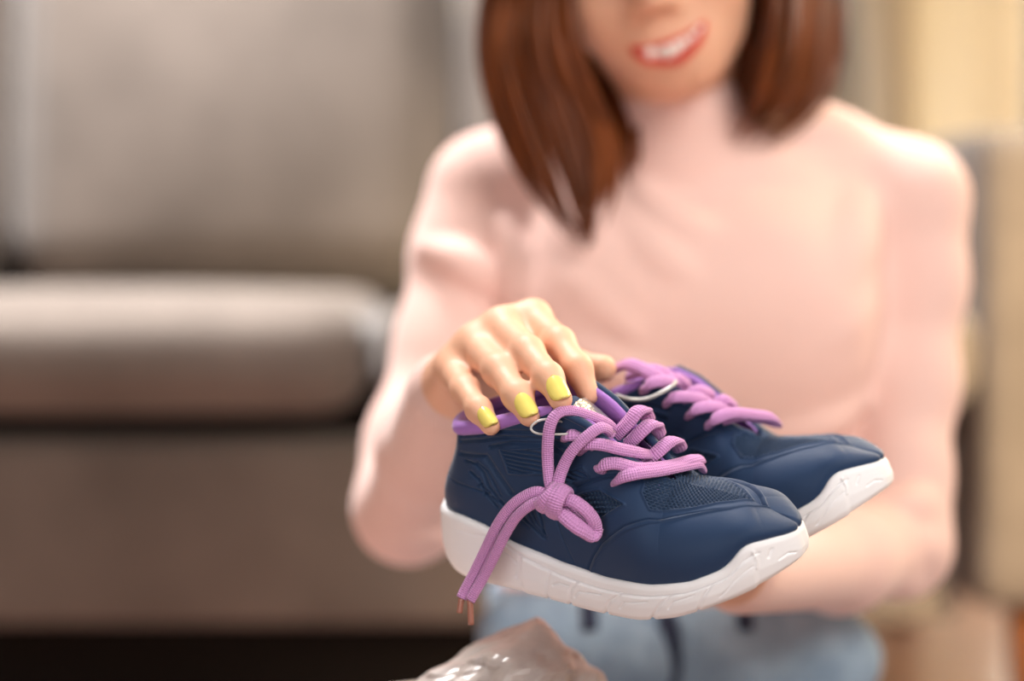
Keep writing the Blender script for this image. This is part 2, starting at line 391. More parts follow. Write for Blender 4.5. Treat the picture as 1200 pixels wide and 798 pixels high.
def build_head(f):
    e = lambda c, r, k=.015, sub=False: f.ell(HL(*c), r, k, HM, sub)
    e((0, -.012, .035), (.071, .090, .088)); e((0, .028, -.028), (.062, .062, .078), .03)
    e((0, .045, -.062), (.038, .041, .036), .03); f.cone(HL(-.005, .077, -.090), HL(.005, .077, -.090), .0120, .0120, .025)
    for s in (-1, 1):
        e((s*.038, .060, -.036), (.022, .022, .022), .03); f.cone(HL(s*.051, -.005, -.050), HL(s*.013, .066, -.084), .0105, .0105, .03)
        e((s*.031, .096, .006), (.017, .013, .012), .012, True); e((s*.031, .071, .006), (.0135, .0135, .0135), .004)
        e((s*.0725, -.008, -.012), (.007, .018, .030), .006)
        f.cone(HL(s*.012, .089, .023), HL(s*.045, .076, .026), .006, .005, .012)
        f.cone(HL(s*.010, .097, -.036), HL(s*.013, .094, -.040), .0068, .006, .006)
    f.cone(HL(0, .088, .012), HL(0, .107, -.030), .007, .0095, .014)
    e((0, .074, -.068), (.030, .022, .020), .02)
    for s in (-1, 1): f.cone(HL(s*.0045, .107, -.0415), HL(s*.007, .104, -.0395), .002, .0016, .002, True)
    f.chain([(HL(0, -.03, -.03), .048), (NECK[1][0], .046), (NECK[0][0], .052)], .02)

# ---- hands
def hand_field(f, wrist, knuckles, fingers, thumb, forearm, k=.006):
    """wrist point; knuckles: list of MCP points; fingers: chains of (point, radius); palm is a fan of tapered bones"""
    f.chain(forearm, .01)
    for K, r in knuckles: f.cone(wrist[0], K, wrist[1]*.86, r, .010)
    for (a, ra), (b, rb) in zip(knuckles[:-1], knuckles[1:]): f.cone(a, b, ra*.9, rb*.9, .008)
    # flesh of the palm
    for (a, ra), (b, rb) in zip(knuckles[:-1], knuckles[1:]):
        m = (a+b)/2; f.cone(wrist[0], m*.9+wrist[0]*.1, wrist[1]*.9, (ra+rb)*.47, .012)
    for C in fingers: f.chain(C, k)
    f.chain(thumb, .009)

WR = (at(534, 456, 1.19), .0185)
def fing(*p): return [(at(x, y, Y), r) for x, y, Y, r in p]
FR = [fing((624, 374, 1.128, .0094), (655, 402, 1.090, .0083), (677, 432, 1.068, .0072), (690, 462, 1.060, .0060)),
      fing((588, 385, 1.122, .0096), (618, 413, 1.074, .0085), (643, 442, 1.046, .0071), (657, 468, 1.032, .0063)),
      fing((557, 405, 1.120, .0094), (584, 434, 1.072, .0081), (606, 464, 1.048, .0071), (620, 487, 1.036, .0060)),
      fing((530, 432, 1.120, .0088), (545, 458, 1.082, .0072), (561, 480, 1.058, .0062), (575, 499, 1.046, .0053))]
THUMB_R = fing((560, 455, 1.19, .0155), (625, 440, 1.165, .0120), (672, 432, 1.145, .0095), (706, 432, 1.125, .0080))
KN_R = [(c[0][0], c[0][1]*1.05) for c in FR]

# ------------------------------------------------------------------ sneakers
SH_L = 0.225
OUT_N = [(0.004, 0), (0.0054, 0.01), (0.0117, 0.0215), (0.0281, 0.03), (0.0569, 0.0325), (0.0858, 0.0325), (0.1147, 0.036), (0.1435, 0.0405), (0.1676, 0.0405), (0.1868, 0.0355), (0.2032, 0.0265), (0.2147, 0.0145), (0.22, 0.006), (0.2205, 0)]
ZT = [(0.004, 0.0425), (0.0155, 0.043), (0.0281, 0.0425), (0.0425, 0.039), (0.0617, 0.0295), (0.0906, 0.0205), (0.1195, 0.0165), (0.1483, 0.017), (0.1724, 0.021), (0.1887, 0.027), (0.1945, 0.0315), (0.1984, 0.0375), (0.2032, 0.0405), (0.2128, 0.0405), (0.2205, 0.04)]
ZB = [(0.004, 0.009), (0.0155, 0.003), (0.0329, 0.0015), (0.0617, -0.001), (0.0906, -0.0045), (0.1098, -0.006), (0.1387, -0.0055), (0.1628, -0.0005), (0.182, 0.0065), (0.2013, 0.013), (0.2128, 0.018), (0.2205, 0.022)]
RIM = [(0, 0.019, 0, 0.089), (0.04, 0.0215, 0.01, 0.0893), (0.09, 0.027, 0.0185, 0.0905), (0.17, 0.045, 0.0235, 0.0945), (0.26, 0.065, 0.024, 0.1005), (0.33, 0.081, 0.0225, 0.105), (0.395, 0.095, 0.0195, 0.1075), (0.47, 0.111, 0.0165, 0.0985), (0.55, 0.129, 0.014, 0.08), (0.62, 0.1445, 0.009, 0.067), (0.665, 0.151, 0.0004, 0.0605), (0.74, 0.163, 0, 0.0585), (0.82, 0.177, 0, 0.0570), (0.9, 0.1935, 0, 0.0535), (1.0, 0.2095, 0, 0.0450)]   # u, X, half width, Z

def shoe_half(nu, nv, side, med, inset=0.0, u1=1.0):
    """upper wall on one side: side=-1 is the side towards -Y. returns grid points and (U,V)"""
    base = catmull(np.array(OUT_N), 600); base[:, 1] = np.maximum(base[:, 1], 0)
    if med: base[:, 1] *= .95
    uu = np.linspace(0, u1, nu); us = np.linspace(0, 1, 600)
    B = np.stack([np.interp(uu, us, base[:, k]) for k in (0, 1)], -1)
    R = smooth_tab(RIM, uu, 11); R[:, 1] = np.maximum(R[:, 1], 0)
    R[uu > .67, 1] = 0; R[uu < 1e-6, 1] = 0
    zt = smooth_tab(ZT, B[:, 0], 9)[:, 0]-.003
    Nrm = np.gradient(B, axis=0); Nrm = np.stack([Nrm[:, 1], -Nrm[:, 0]], -1); Nrm *= -1
    Nrm /= np.linalg.norm(Nrm, axis=1)[:, None]+1e-9
    Nrm[0] = (-1, 0); Nrm[-1] = (1, 0)
    Bi = B-Nrm*.0025
    P0 = np.c_[Bi, zt]; P3 = R.copy()
    h = (P3[:, 2]-P0[:, 2])
    wv = np.clip((uu-.40)/.25, 0, 1); wv = wv*wv*(3-2*wv)
    bul = .0035+.003*wv
    P1 = P0.copy(); P1[:, :2] += Nrm*bul[:, None]; P1[:, 2] += h*(.40+.18*wv)
    # collar wall tangent / vamp tangent at the rim
    C2 = P3.copy(); C2[:, 2] -= .45*h; C2[:, :2] += (Bi-R[:, :2])*.05; C2[:, 1] += .001
    slope = np.gradient(R[:, 2])/(np.gradient(R[:, 0])+1e-9); slope = np.clip(slope, -.4, 0)
    V2 = P3.copy(); V2[:, :2] += (Bi-R[:, :2])*(.66+.14*np.clip((uu-.7)/.25, 0, 1))[:, None]; V2[:, 2] += .0004+(V2[:, 0]-R[:, 0])*slope
    P2 = C2*(1-wv)[:, None]+V2*wv[:, None]
    v = np.linspace(0, 1, nv)[None, :, None]
    G = P0[:, None]*(1-v)**3+3*P1[:, None]*v*(1-v)**2+3*P2[:, None]*v*v*(1-v)+P3[:, None]*v**3
    if inset:
        # pull towards the inside for the lining
        G[..., 1] = np.maximum(G[..., 1]-inset, 0); G[..., 0] += inset*np.exp(-(uu/.12)**2)[:, None]
    U, V = np.meshgrid(uu, np.linspace(0, 1, nv), indexing='ij')
    G[..., 1] *= side
    return G, U, V

def seg_dist(Q, poly):
    d = np.full(len(Q), 9.); t_at = np.zeros(len(Q))
    for a, b in zip(poly[:-1], poly[1:]):
        ab = b-a; t = np.clip(((Q-a)@ab)/(ab@ab+1e-12), 0, 1)
        d = np.minimum(d, np.linalg.norm(Q-a-t[:, None]*ab, axis=1))
    return d
def inside(Q, poly):
    c = np.zeros(len(Q), bool); n = len(poly)
    for i in range(n):
        a, b = poly[i], poly[(i+1) % n]
        cond = ((a[1] > Q[:, 1]) != (b[1] > Q[:, 1]))
        xx = (b[0]-a[0])*(Q[:, 1]-a[1])/(b[1]-a[1]+1e-12)+a[0]
        c ^= cond & (Q[:, 0] < xx)
    return c
UM = np.array([.250, .085])   # metres per unit of (u, v) on the upper
WM = np.array([.250, .050])   # metres per unit of (u, w) on the sole wall
F_DIAMOND = [(.445, .485), (.511, .582), (.579, .552), (.506, .347), (.468, .385)]
F_VAMP = [(.615, .72), (.641, .611), (.767, .74), (.85, .86), (.915, 1.01), (.64, 1.01), (.612, .84)]
F_TOE = [(.478, 0), (.481, .029), (.501, .126), (.526, .226), (.585, .385), (.642, .525), (.732, .645), (.838, .745), (.905, .87), (.96, 1.01), (1.01, 1.01), (1.01, -.01)]
F_RIB = [(.24, .787), (.273, .598), (.392, .623), (.361, .787)]
F_RIB2 = [(.392, .619), (.415, .575), (.479, .644), (.458, .7)]
F_LINES = [  # polyline, half width, depth (negative = raised)
 ([(.10, .93), (.153, .950), (.245, .930), (.338, .885), (.439, .849)], .0013, .0011), ([(.10, .88), (.153, .890), (.243, .888), (.338, .845), (.431, .795)], .0013, .0011),
 ([(.206, .820), (.268, .842), (.361, .808), (.423, .736)], .0012, .0010), ([(.431, .536), (.481, .611), (.532, .724), (.579, .837)], .0009, .0007),
 ([(.445, .485), (.43, .40), (.425, .33)], .0011, .0007), ([(.403, .305), (.421, .172), (.442, .046)], .0005, .0004), ([(.32, .36), (.348, .213), (.376, .13), (.369, .251), (.355, .356)], .0007, .0007),
 ([(.302, .393), (.328, .226), (.368, .138)], .0008, .0008), ([(.338, .335), (.356, .23), (.378, .155)], .0006, .0006),
 ([(.137, .678), (.172, .653), (.203, .565), (.227, .431), (.269, .305)], .0011, .0009), ([(.163, .561), (.197, .477), (.227, .335), (.258, .255)], .0009, .0008),
 ([(.176, .669), (.212, .586), (.239, .477), (.262, .372)], .0008, .0007), ([(.109, .753), (.196, .736), (.236, .590), (.286, .423)], .0016, .0010),
 ([(.361, .782), (.385, .686), (.413, .615), (.441, .540), (.436, .389)], .0013, -.0008), ([(.07, .45), (.137, .393), (.199, .364), (.269, .305), (.335, .176)], .0008, .0005),
 ([(.195, .50), (.21, .44), (.20, .40)], .0006, .0006), ([(.215, .40), (.235, .37), (.222, .32)], .0006, .0006), ([(.24, .33), (.255, .30)], .0006, .0006)]
def relief(U, V):
    Q = np.stack([U, V], -1)*UM; D = np.zeros(len(U)); M = np.zeros(len(U))
    def sel(poly, pad):
        p = np.array(poly)*UM; lo = p.min(0)-pad; hi = p.max(0)+pad
        return np.where(((Q >= lo) & (Q <= hi)).all(1))[0], p
    for poly, wd, dep in F_LINES:
        i, p = sel(poly, 3*wd); d = seg_dist(Q[i], p); D[i] -= dep*np.exp(-(d/wd)**2)
    # smooth toe overlay, proud of the rest, with a stitched edge
    p = np.array(F_TOE)*UM; m = inside(Q, p); D[m] += .0005
    e = seg_dist(Q, p[1:10]); D -= .0006*np.exp(-(e/.0007)**2); D += .0004*np.exp(-((e-.0022)/.0006)**2)*m
    for poly, pu, pv, dep, amp, kind in ((F_DIAMOND, .0029, .0029, .0009, .0008, 0), (F_VAMP, .0030, .0023, .0006, .00075, 1), (F_RIB, .0027, .0027, .0004, .0008, 2), (F_RIB2, .0027, .0027, .0004, .0007, 2)):
        i, p = sel(poly, .004); m = inside(Q[i], p); d = seg_dist(Q[i], np.r_[p, p[:1]])
        k = np.clip(d/.0009, 0, 1)*m
        x, y = Q[i, 0], Q[i, 1]
        if kind == 0: a, b = (x+.55*y)/pu, (y-.35*x)/pv; w_ = np.cos(np.pi*a)**2*np.cos(np.pi*b)**2*1.6
        elif kind == 1:
            b = (y-.10*x)/pv; row = np.floor(b); a = x/pu+.5*(row % 2); w_ = 1.3*np.sin(np.pi*(b-row))**1.2*(np.sin(np.pi*(a % 1)))**.7
        else: b = (y+.18*x-20*(x-.075)**2*0)/pv; w_ = np.cos(np.pi*b)**2
        D[i] += k*(-dep+amp*w_)
        D[i] += .0005*np.exp(-((d-.0005)/.0008)**2)*(~m)
        if kind < 2: M[i] = np.maximum(M[i], k)
    # seam of the throat facing
    edge = np.clip((U-.36)/.03, 0, 1)*np.clip((.70-U)/.03, 0, 1); D += .0006*edge*np.clip((V-.90)/.02, 0, 1)
    e = np.clip(V/.03, 0, 1)*np.clip((1.0-V)/.004, 0, 1)
    c = np.clip((1.0-U)/.01, 0, 1)
    return 1.9*D*e*c, M
S_BAND = [(.26, .12), (.31, .22), (.36, .30), (.45, .36), (.6, .37), (.75, .36), (.86, .33), (.885, .30)]
S_LINES = [([(.318, .22), (.312, .45), (.300, .70)], .0011, .0014), ([(.389, .34), (.380, .60), (.372, .95)], .0008, .0012), ([(.458, .37), (.440, .6), (.428, .97)], .0010, .0013),
 ([(.575, .38), (.545, .62), (.522, .97)], .0011, .0014), ([(.695, .37), (.672, .6), (.640, .97)], .0011, .0014), ([(.785, .36), (.765, .62), (.748, .97)], .0009, .0012),
 ([(.245, .36), (.262, .30), (.290, .33), (.305, .42)], .0008, .0008), ([(.450, .72), (.462, .58), (.520, .50)], .0007, .0009), ([(.572, .72), (.584, .57), (.640, .50)], .0007, .0009),
 ([(.690, .70), (.702, .55), (.745, .48)], .0007, .0009), ([(.395, .62), (.41, .52), (.435, .52)], .0006, .0008), ([(.875, .22), (.880, .45), (.878, .6)], .0007, -.0009), ([(.915, .30), (.905, .48)], .0008, .0008), ([(.93, .62), (.95, .58), (.965, .66)], .001, .0009),
 ([(.80, .75), (.83, .58), (.87, .52)], .0006, .0007), ([(.15, .30), (.20, .28), (.24, .22)], .0007, .0004)]
def sole_relief(U, W):
    Q = np.stack([U, W], -1)*WM; D = np.zeros(len(U))
    e = seg_dist(Q, np.array(S_BAND)*WM); D -= .0011*np.exp(-(e/.0009)**2)
    # blocks below the band stand a little proud
    wb = np.interp(U, [b[0] for b in S_BAND], [b[1] for b in S_BAND]); blk = np.clip((W-wb)/.06, 0, 1)*np.clip((U-.31)/.01, 0, 1)*np.clip((.88-U)/.01, 0, 1)
    D += .0009*blk*np.clip((1-W)/.08, 0, 1)
    for poly, wd, dep in S_LINES:
        p = np.array(poly)*WM; i = np.where(((Q >= p.min(0)-3*wd) & (Q <= p.max(0)+3*wd)).all(1))[0]
        d = seg_dist(Q[i], p); D[i] -= dep*np.exp(-(d/wd)**2)
    return D


def grid_normals(G):
    du = np.gradient(G, axis=0); dv = np.gradient(G, axis=1)
    N = np.cross(du, dv); N /= np.linalg.norm(N, axis=2)[..., None]+1e-12
    return N

def sole_half(nu, nw, side, med):
    base = catmull(np.array(OUT_N), 600)
    if med: base[:, 1] *= .95
    uu = np.linspace(0, 1, nu); us = np.linspace(0, 1, 600)
    B = np.stack([np.interp(uu, us, base[:, k]) for k in (0, 1)], -1)
    Nrm = np.gradient(B, axis=0); Nrm = np.stack([-Nrm[:, 1], Nrm[:, 0]], -1)
    Nrm /= np.linalg.norm(Nrm, axis=1)[:, None]+1e-9; Nrm[0] = (-1, 0); Nrm[-1] = (1, 0)
    zt = smooth_tab(ZT, B[:, 0], 9)[:, 0]; zb = smooth_tab(ZB, B[:, 0], 15)[:, 0]
    def pt(off, z): return np.c_[B+Nrm*off, z]
    hh = zt-zb
    K = [pt(-.006, zt-.003), pt(-.0022, zt-.0006), pt(.0002, zt-.0006), pt(.0018, zt-.003), pt(.0026, zt-.35*hh), pt(.0034, zb+.4*hh), pt(.0030, zb+.16*hh), pt(.0012, zb+.03*hh), pt(-.0025, zb)]
    K = np.stack(K, 1)  # nu,9,3
    tt = np.array([0, .06, .11, .17, .42, .66, .84, .93, 1.0]); w_ = np.linspace(0, 1, nw)
    G = np.stack([np.stack([np.interp(w_, tt, K[i, :, c]) for c in range(3)], -1) for i in range(nu)])
    # smooth along w
    for _ in range(3):
        G[:, 1:-1] = .25*G[:, :-2]+.5*G[:, 1:-1]+.25*G[:, 2:]
    U, W = np.meshgrid(uu, w_, indexing='ij')
    return G, U, W, B, zb, side

def build_sneaker(R3, T, S, mirror, label, group):
    """R3 columns = toe / inner side / up axes, T = heel point, S = scale"""
    def world(P):
        P = np.asarray(P, float).reshape(-1, 3)
        if mirror: P = P*np.array([1, -1, 1])
        return T+S*(P@R3.T)
    root = empty('sneaker', tuple(world([[.11, 0, 0]])[0]), label, 'shoe', group)
    near = 1 if mirror else -1           # local side that ends up facing the camera
    # --- upper: two walls joined in one mesh
    vs, fs, at, n = [], [], [], 0
    for side in (-1, 1):
        med = side > 0
        dense = side == near
        nu, nv = (620, 210) if dense else ((420, 140) if dense else ((420, 130) if not mirror else (200, 60)))
        G, U, V = shoe_half(nu, nv, side, med)
        N = grid_normals(G)*(-side)
        D, M = relief(U.ravel(), V.ravel())
        G = G+N*D.reshape(nu, nv)[..., None]
        f = grid_faces(nu, nv, flip=(side < 0) != mirror)
        vs.append(G.reshape(-1, 3)); fs.append(f+n); at.append(M); n += nu*nv
    up = mesh_obj('upper', world(np.concatenate(vs)), np.concatenate(fs), M_navy, root); set_attr(up, 'mesh_mask', np.concatenate(at))
    # --- lining (inside of the collar) and insole
    vs, fs, n = [], [], 0
    for side in (-1, 1):
        G, U, V = shoe_half(90, 24, side, side > 0, inset=.0042, u1=.64)
        vs.append(G.reshape(-1, 3)); fs.append(grid_faces(90, 24, flip=(side > 0) != mirror)+n); n += 90*24
    mesh_obj('lining', world(np.concatenate(vs)), np.concatenate(fs), M_purple, root)
    b = catmull(np.array(OUT_N), 80); a = np.clip(b[:, 1]-.004, 0, 1)
    Gi = np.stack([np.stack([b[:, 0]*.97+.003, a*k, np.interp(b[:, 0], [0, .09, .225], [.036, .026, .036])], -1) for k in np.linspace(-1, 1, 9)], 1)
    mesh_obj('insole', world(Gi), grid_faces(80, 9), M_insole, root)
    # --- padded collar edge
    prof = []
    for side in (-1, 1):
        uu = np.linspace(0, .375, 70); R = smooth_tab(RIM, uu, 11)
        R[:, 1] = np.maximum(R[:, 1]-.0015, 0)*side; R[:, 0] += .001
        prof.append(R)
    path = np.concatenate([prof[0][::-1], prof[1][1:]])
    t = np.linspace(-1, 1, len(path)); rr = .0042*(1-.55*np.abs(t)**6)
    V_, F_ = tube(world(path), S*rr, 12, 1.0)
    mesh_obj('collar', V_, F_, M_purple, root)
    # --- thick edge of the lace facing, and its purple piping on the inside
    for side in (-1, 1):
        uu = np.linspace(.385, .66, 60); R = smooth_tab(RIM, uu, 11); R[:, 1] = np.maximum(R[:, 1], .0004)
        E = R.copy(); E[:, 1] = (E[:, 1]+.0016)*side; V_, F_ = tube(world(E), S*.0024*np.clip(np.sin(np.linspace(.05, np.pi-.05, 60))*4, .3, 1), 10); mesh_obj('facing', V_, F_, M_navy, root)
        E = R[:34].copy(); E[:, 1] = np.maximum(E[:, 1]-.0022, .0003)*side; E[:, 2] -= .0008; V_, F_ = tube(world(E), S*.0022, 10); mesh_obj('piping', V_, F_, M_purple, root)
    # --- sole
    vs, fs, n = [], [], 0
    for side in (-1, 1):
        dense = side == near
        nu, nw = (620, 72) if dense else (200, 30)
        G, U, W, B, zb, _ = sole_half(nu, nw, side, side > 0)
        N = grid_normals(G)
        D = sole_relief(U.ravel(), W.ravel()).reshape(nu, nw)
        G = G+N*D[..., None]
        # underside to the centre line
        last = G[:, -1]
        under = np.stack([np.c_[last[:, 0], last[:, 1]*k, last[:, 2]+.0*k] for k in (.66, .33, 0.)], 1)
        G = np.concatenate([G, under], 1); nw2 = nw+3
        G[..., 1] *= side
        vs.append(G.reshape(-1, 3)); fs.append(grid_faces(nu, nw2, flip=(side > 0) != mirror)+n); n += nu*nw2
    mesh_obj('sole', world(np.concatenate(vs)), np.concatenate(fs), M_sole, root)
    # --- tongue
    cx = catmull([(.158, .0545), (.14, .0625), (.122, .0780), (.104, .0950), (.092, .1050)], 40)
    wid = np.interp(np.linspace(0, 1, 40), [0, .4, .9, 1], [.008, .0125, .0155, .011])
    Gt = np.stack([np.stack([cx[:, 0], wid*k, cx[:, 1]-.006*k*k], -1) for k in np.linspace(-1, 1, 15)], 1)
    nn = np.array([.6, 0, .8])*.0018
    G2 = np.concatenate([Gt+nn, Gt[:, ::-1]-nn], 1)
    mesh_obj('tongue', world(G2), grid_faces(40, 30, closed_v=True, flip=mirror), M_tongue, root)
    for k in (-1, 1):
        V_, F_ = tube(world(np.stack([cx[:, 0], wid*k*1.0, cx[:, 1]-.006], -1)[8:]), S*.0028, 8)
        mesh_obj('tongue_edge', V_, F_, M_purple, root)
    lab = np.stack([np.stack([cx[24:38, 0], .0095*k*np.ones(14), cx[24:38, 1]-.006*k*k*.3], -1) for k in np.linspace(-1, 1, 7)], 1)+np.array([.6, 0, .8])*.0026
    o = mesh_obj('tongue_label', world(lab), grid_faces(14, 7, flip=not mirror), M_silver, root); o['label'] = 'shiny silver label on the tongue'
    return root, world

M_navy, nt, b_ = nodemat('navy_upper', (30, 52, 82), .55, .25, sheen=.25)
def navy_nodes(nt, b_):
    at = nt.nodes.new('ShaderNodeAttribute'); at.attribute_name = 'mesh_mask'
    mx = nt.nodes.new('ShaderNodeMix'); mx.data_type = 'RGBA'
    mx.inputs[6].default_value = (*s2l((34, 56, 88)), 1); mx.inputs[7].default_value = (*s2l((40, 60, 88)), 1)
    nt.links.new(at.outputs['Fac'], mx.inputs[0]); nt.links.new(mx.outputs[2], b_.inputs['Base Color'])
navy_nodes(nt, b_); add_bump(nt, b_, 'ShaderNodeTexNoise', 2600, .25, .0006, Detail=2.0)
M_purple, nt, b_ = nodemat('purple_lining', (168, 118, 196), .75, .2, sheen=.3); add_bump(nt, b_, 'ShaderNodeTexNoise', 1500, .3, .0006)
M_lace, nt, b_ = nodemat('lilac_lace', (196, 128, 188), .8, .15, sheen=.3)
M_tongue, nt, b_ = nodemat('navy_tongue', (36, 58, 92), .7, .2, sheen=.3)
M_insole, nt, b_ = nodemat('insole', (150, 130, 150), .8, .2)
M_silver, nt, b_ = nodemat('silver_label', (205, 200, 195), .3, .5, metal=.7); add_bump(nt, b_, 'ShaderNodeTexNoise', 300, .5, .002)
M_sole, nt, b_ = nodemat('white_sole', (244, 241, 242), .5, .35); add_bump(nt, b_, 'ShaderNodeTexNoise', 1200, .12, .0004)
M_wire, nt, b_ = nodemat('clear_cord', (200, 195, 190), .2, .6)

def shoe_frame(yaw, roll, pitch):
    y, r, t = (math.radians(a) for a in (yaw, roll, pitch))
    ex = np.array([math.cos(y), -math.sin(y), 0]); ey = np.array([math.sin(y), math.cos(y), 0]); ez = np.array([0, 0, 1.])
    ey2 = math.cos(r)*ey+math.sin(r)*ez; ez2 = math.cos(r)*ez-math.sin(r)*ey
    return np.stack([math.cos(t)*ex-math.sin(t)*ez2, ey2, math.cos(t)*ez2+math.sin(t)*ex], 1)
R_near = shoe_frame(30, 18, 1.0); T_near = np.array([-.0317, 1.12, .3909]); S_SH = .951
near_shoe, NW = build_sneaker(R_near, T_near, S_SH, False, 'navy sneaker nearest the camera, its purple laces tied in a hanging knot', 'pair of navy sneakers')
R_far = shoe_frame(29, 8, -10.0); toe_ = np.array([.218, 0, .03])
T_far = T_near+S_SH*R_near@toe_+R_near[:, 1]*.088+np.array([.0145, 0, -.001])-S_SH*R_far@toe_
far_shoe, FW = build_sneaker(R_far, T_far, S_SH, True, 'navy sneaker behind the other one, laces flat, seen mostly at the toe', 'pair of navy sneakers')

# ---- laces: px(x, y, depth) measures each strand off the photo, at its real distance
def at(x, y, Y):
    """world point on the sight line of (x, y) at world distance Y"""
    dx, dv = (x-600)/2333.33, (399-y)/2333.33; c, s = math.cos(PITCH), math.sin(PITCH)
    d = np.array([dx, c+dv*s, -s+dv*c]); return np.array([0, 0, CAM_H])+d*(Y/d[1])
def lace_nodes(nt, b_):
    a = nt.nodes.new('ShaderNodeAttribute'); a.attribute_name = 'along'; r = nt.nodes.new('ShaderNodeAttribute'); r.attribute_name = 'around'
    def m(op, x, y=None):
        n = nt.nodes.new('ShaderNodeMath'); n.operation = op
        for i, v in enumerate((x, y)):
            if v is None: continue
            if isinstance(v, (int, float)): n.inputs[i].default_value = v
            else: nt.links.new(v, n.inputs[i])
        return n.outputs[0]
    h = m('ADD', m('SINE', m('MULTIPLY', a.outputs['Fac'], 6283/1.15)), m('MULTIPLY', m('SINE', m('MULTIPLY', r.outputs['Fac'], 14)), .8))
    bp = nt.nodes.new('ShaderNodeBump'); bp.inputs['Strength'].default_value = .55; bp.inputs['Distance'].default_value = .0005
    nt.links.new(h, bp.inputs['Height']); nt.links.new(bp.outputs[0], b_.inputs['Normal'])
M_lace, nt, b_ = nodemat('lilac_lace', (208, 146, 200), .8, .15, sheen=.25); lace_nodes(nt, b_)
M_aglet, nt, b_ = nodemat('amber_aglet', (165, 110, 95), .25, .5)
class Laces:
    def __init__(s): s.mb = MB(); s.al = []; s.ar = []
    def strand(s, pts, wd, flat=.55, normal=(0, -.8, .6), n=None, world=False):
        P = np.array([at(*p) for p in pts]) if not world else np.array(pts, float)
        L = np.linalg.norm(np.diff(P, axis=0), axis=1).sum(); n = n or max(16, int(L/.0011))
        C = catmull(P, n); seg = 14
        w_ = wd*np.ones(n)
        V, F = tube(C, w_, seg, flat, np.broadcast_to(np.array(normal, float), C.shape) if normal is not None else None)
        s.mb.add(V, F); a = np.repeat(np.linspace(0, L, n), seg); r = np.tile(np.linspace(0, 2*np.pi, seg, endpoint=False), n)
        s.al.append(np.r_[a, 0, L]); s.ar.append(np.r_[r, 0, 0]); return C
    def build(s, parent):
        o = s.mb.build('lace', M_lace, parent); set_attr(o, 'along', np.concatenate(s.al)); set_attr(o, 'around', np.concatenate(s.ar)); return o

lc = Laces()
lc.strand([(704, 553, 1.031), (705, 546, 1.0225), (722, 543, 1.0205), (750, 549, 1.022), (785, 546, 1.032), (812, 539, 1.043), (821, 538, 1.052)], .0037)
lc.strand([(722, 567, 1.0265), (727, 560, 1.0185), (745, 555, 1.0165), (775, 551, 1.024), (805, 545, 1.038), (818, 543, 1.045), (823, 549, 1.053)], .0037)
lc.strand([(682, 529, 1.034), (686, 521, 1.026), (705, 521, 1.023), (730, 527, 1.025), (752, 531, 1.031), (768, 534, 1.044)], .0037)
lc.strand([(738, 556, 1.044), (755, 543, 1.040), (770, 530, 1.037), (784, 518, 1.040), (792, 517, 1.046), (797, 526, 1.056)], .0042, normal=(-.3, -.75, .6))
lc.strand([(718, 536, 1.047), (738, 519, 1.042), (752, 505, 1.039), (762, 497, 1.041), (769, 499, 1.047), (773, 510, 1.058)], .0042, normal=(-.3, -.75, .6))
lc.strand([(702, 529, 1.050), (722, 510, 1.044), (738, 493, 1.041), (747, 482, 1.042), (755, 481, 1.048), (760, 493, 1.060)], .0042, normal=(-.3, -.75, .6))
lc.strand([(664, 514, 1.036), (667, 510, 1.030), (680, 511, 1.031), (692, 518, 1.036)], .0036)
# two loose ends that arc up over the collar and run down into the knot
lc.strand([(722, 505, 1.046), (714, 497, 1.040), (692, 487, 1.033), (668, 481, 1.028), (653, 485, 1.025), (645, 498, 1.024), (642, 518, 1.025), (642, 541, 1.027), (644, 563, 1.026), (648, 580, 1.024)], .0031, .6)
lc.strand([(690, 523, 1.030), (706, 516, 1.032), (715, 506, 1.029), (704, 501, 1.023), (687, 512, 1.021), (671, 528, 1.022), (661, 545, 1.024), (655, 562, 1.024), (652, 580, 1.022)], .0032, .6)
# the two ends hanging down to their aglets
eI = lc.strand([(644, 582, 1.024), (631, 576, 1.025), (617, 580, 1.027), (599, 593, 1.031), (583, 615, 1.036), (570, 642, 1.042), (557, 669, 1.046), (546, 690, 1.048), (541, 701, 1.048)], .0031, .6)
eJ = lc.strand([(648, 588, 1.020), (634, 587, 1.020), (620, 593, 1.022), (605, 606, 1.027), (592, 626, 1.032), (580, 650, 1.037), (567, 675, 1.042), (556, 694, 1.044), (551, 703, 1.045)], .0031, .6)
# knot: bands wound round the bundle, and a doubled bight sticking out of it
def ring(cx, cy, Y, axis, ra, wd, a0=0, a1=2*np.pi, tilt=0):
    c = at(cx, cy, Y); ax = at(cx+axis[0], cy+axis[1], Y)-c; ax[1] += tilt; ax /= np.linalg.norm(ax)
    u = np.cross(ax, [0, 1, 0]); u /= np.linalg.norm(u); v = np.cross(ax, u)
    a = np.linspace(a0, a1, 26); P = c+ra*(np.cos(a)[:, None]*u+np.sin(a)[:, None]*v)
    nrm = P-c
    L = np.linalg.norm(np.diff(P, axis=0), axis=1).sum(); V, F = tube(P, wd, 14, .5, nrm)
    lc.mb.add(V, F); lc.al.append(np.r_[np.repeat(np.linspace(0, L, 26), 14), 0, L]); lc.ar.append(np.r_[np.tile(np.linspace(0, 2*np.pi, 14, endpoint=False), 26), 0, 0])
ring(643, 583, 1.0215, (14, 13), .0068, .0046)
ring(655, 588, 1.0195, (17, 6), .0073, .0050, tilt=-.003)
ring(648, 585, 1.0205, (5, 15), .0066, .0037)
lc.strand([(652, 588, 1.021), (668, 586, 1.0155), (682, 594, 1.0135), (692, 604, 1.0145), (697, 614, 1.0165), (696, 624, 1.019), (688, 625, 1.0205), (678, 613, 1.0205), (664, 600, 1.021)], .0038, .6)
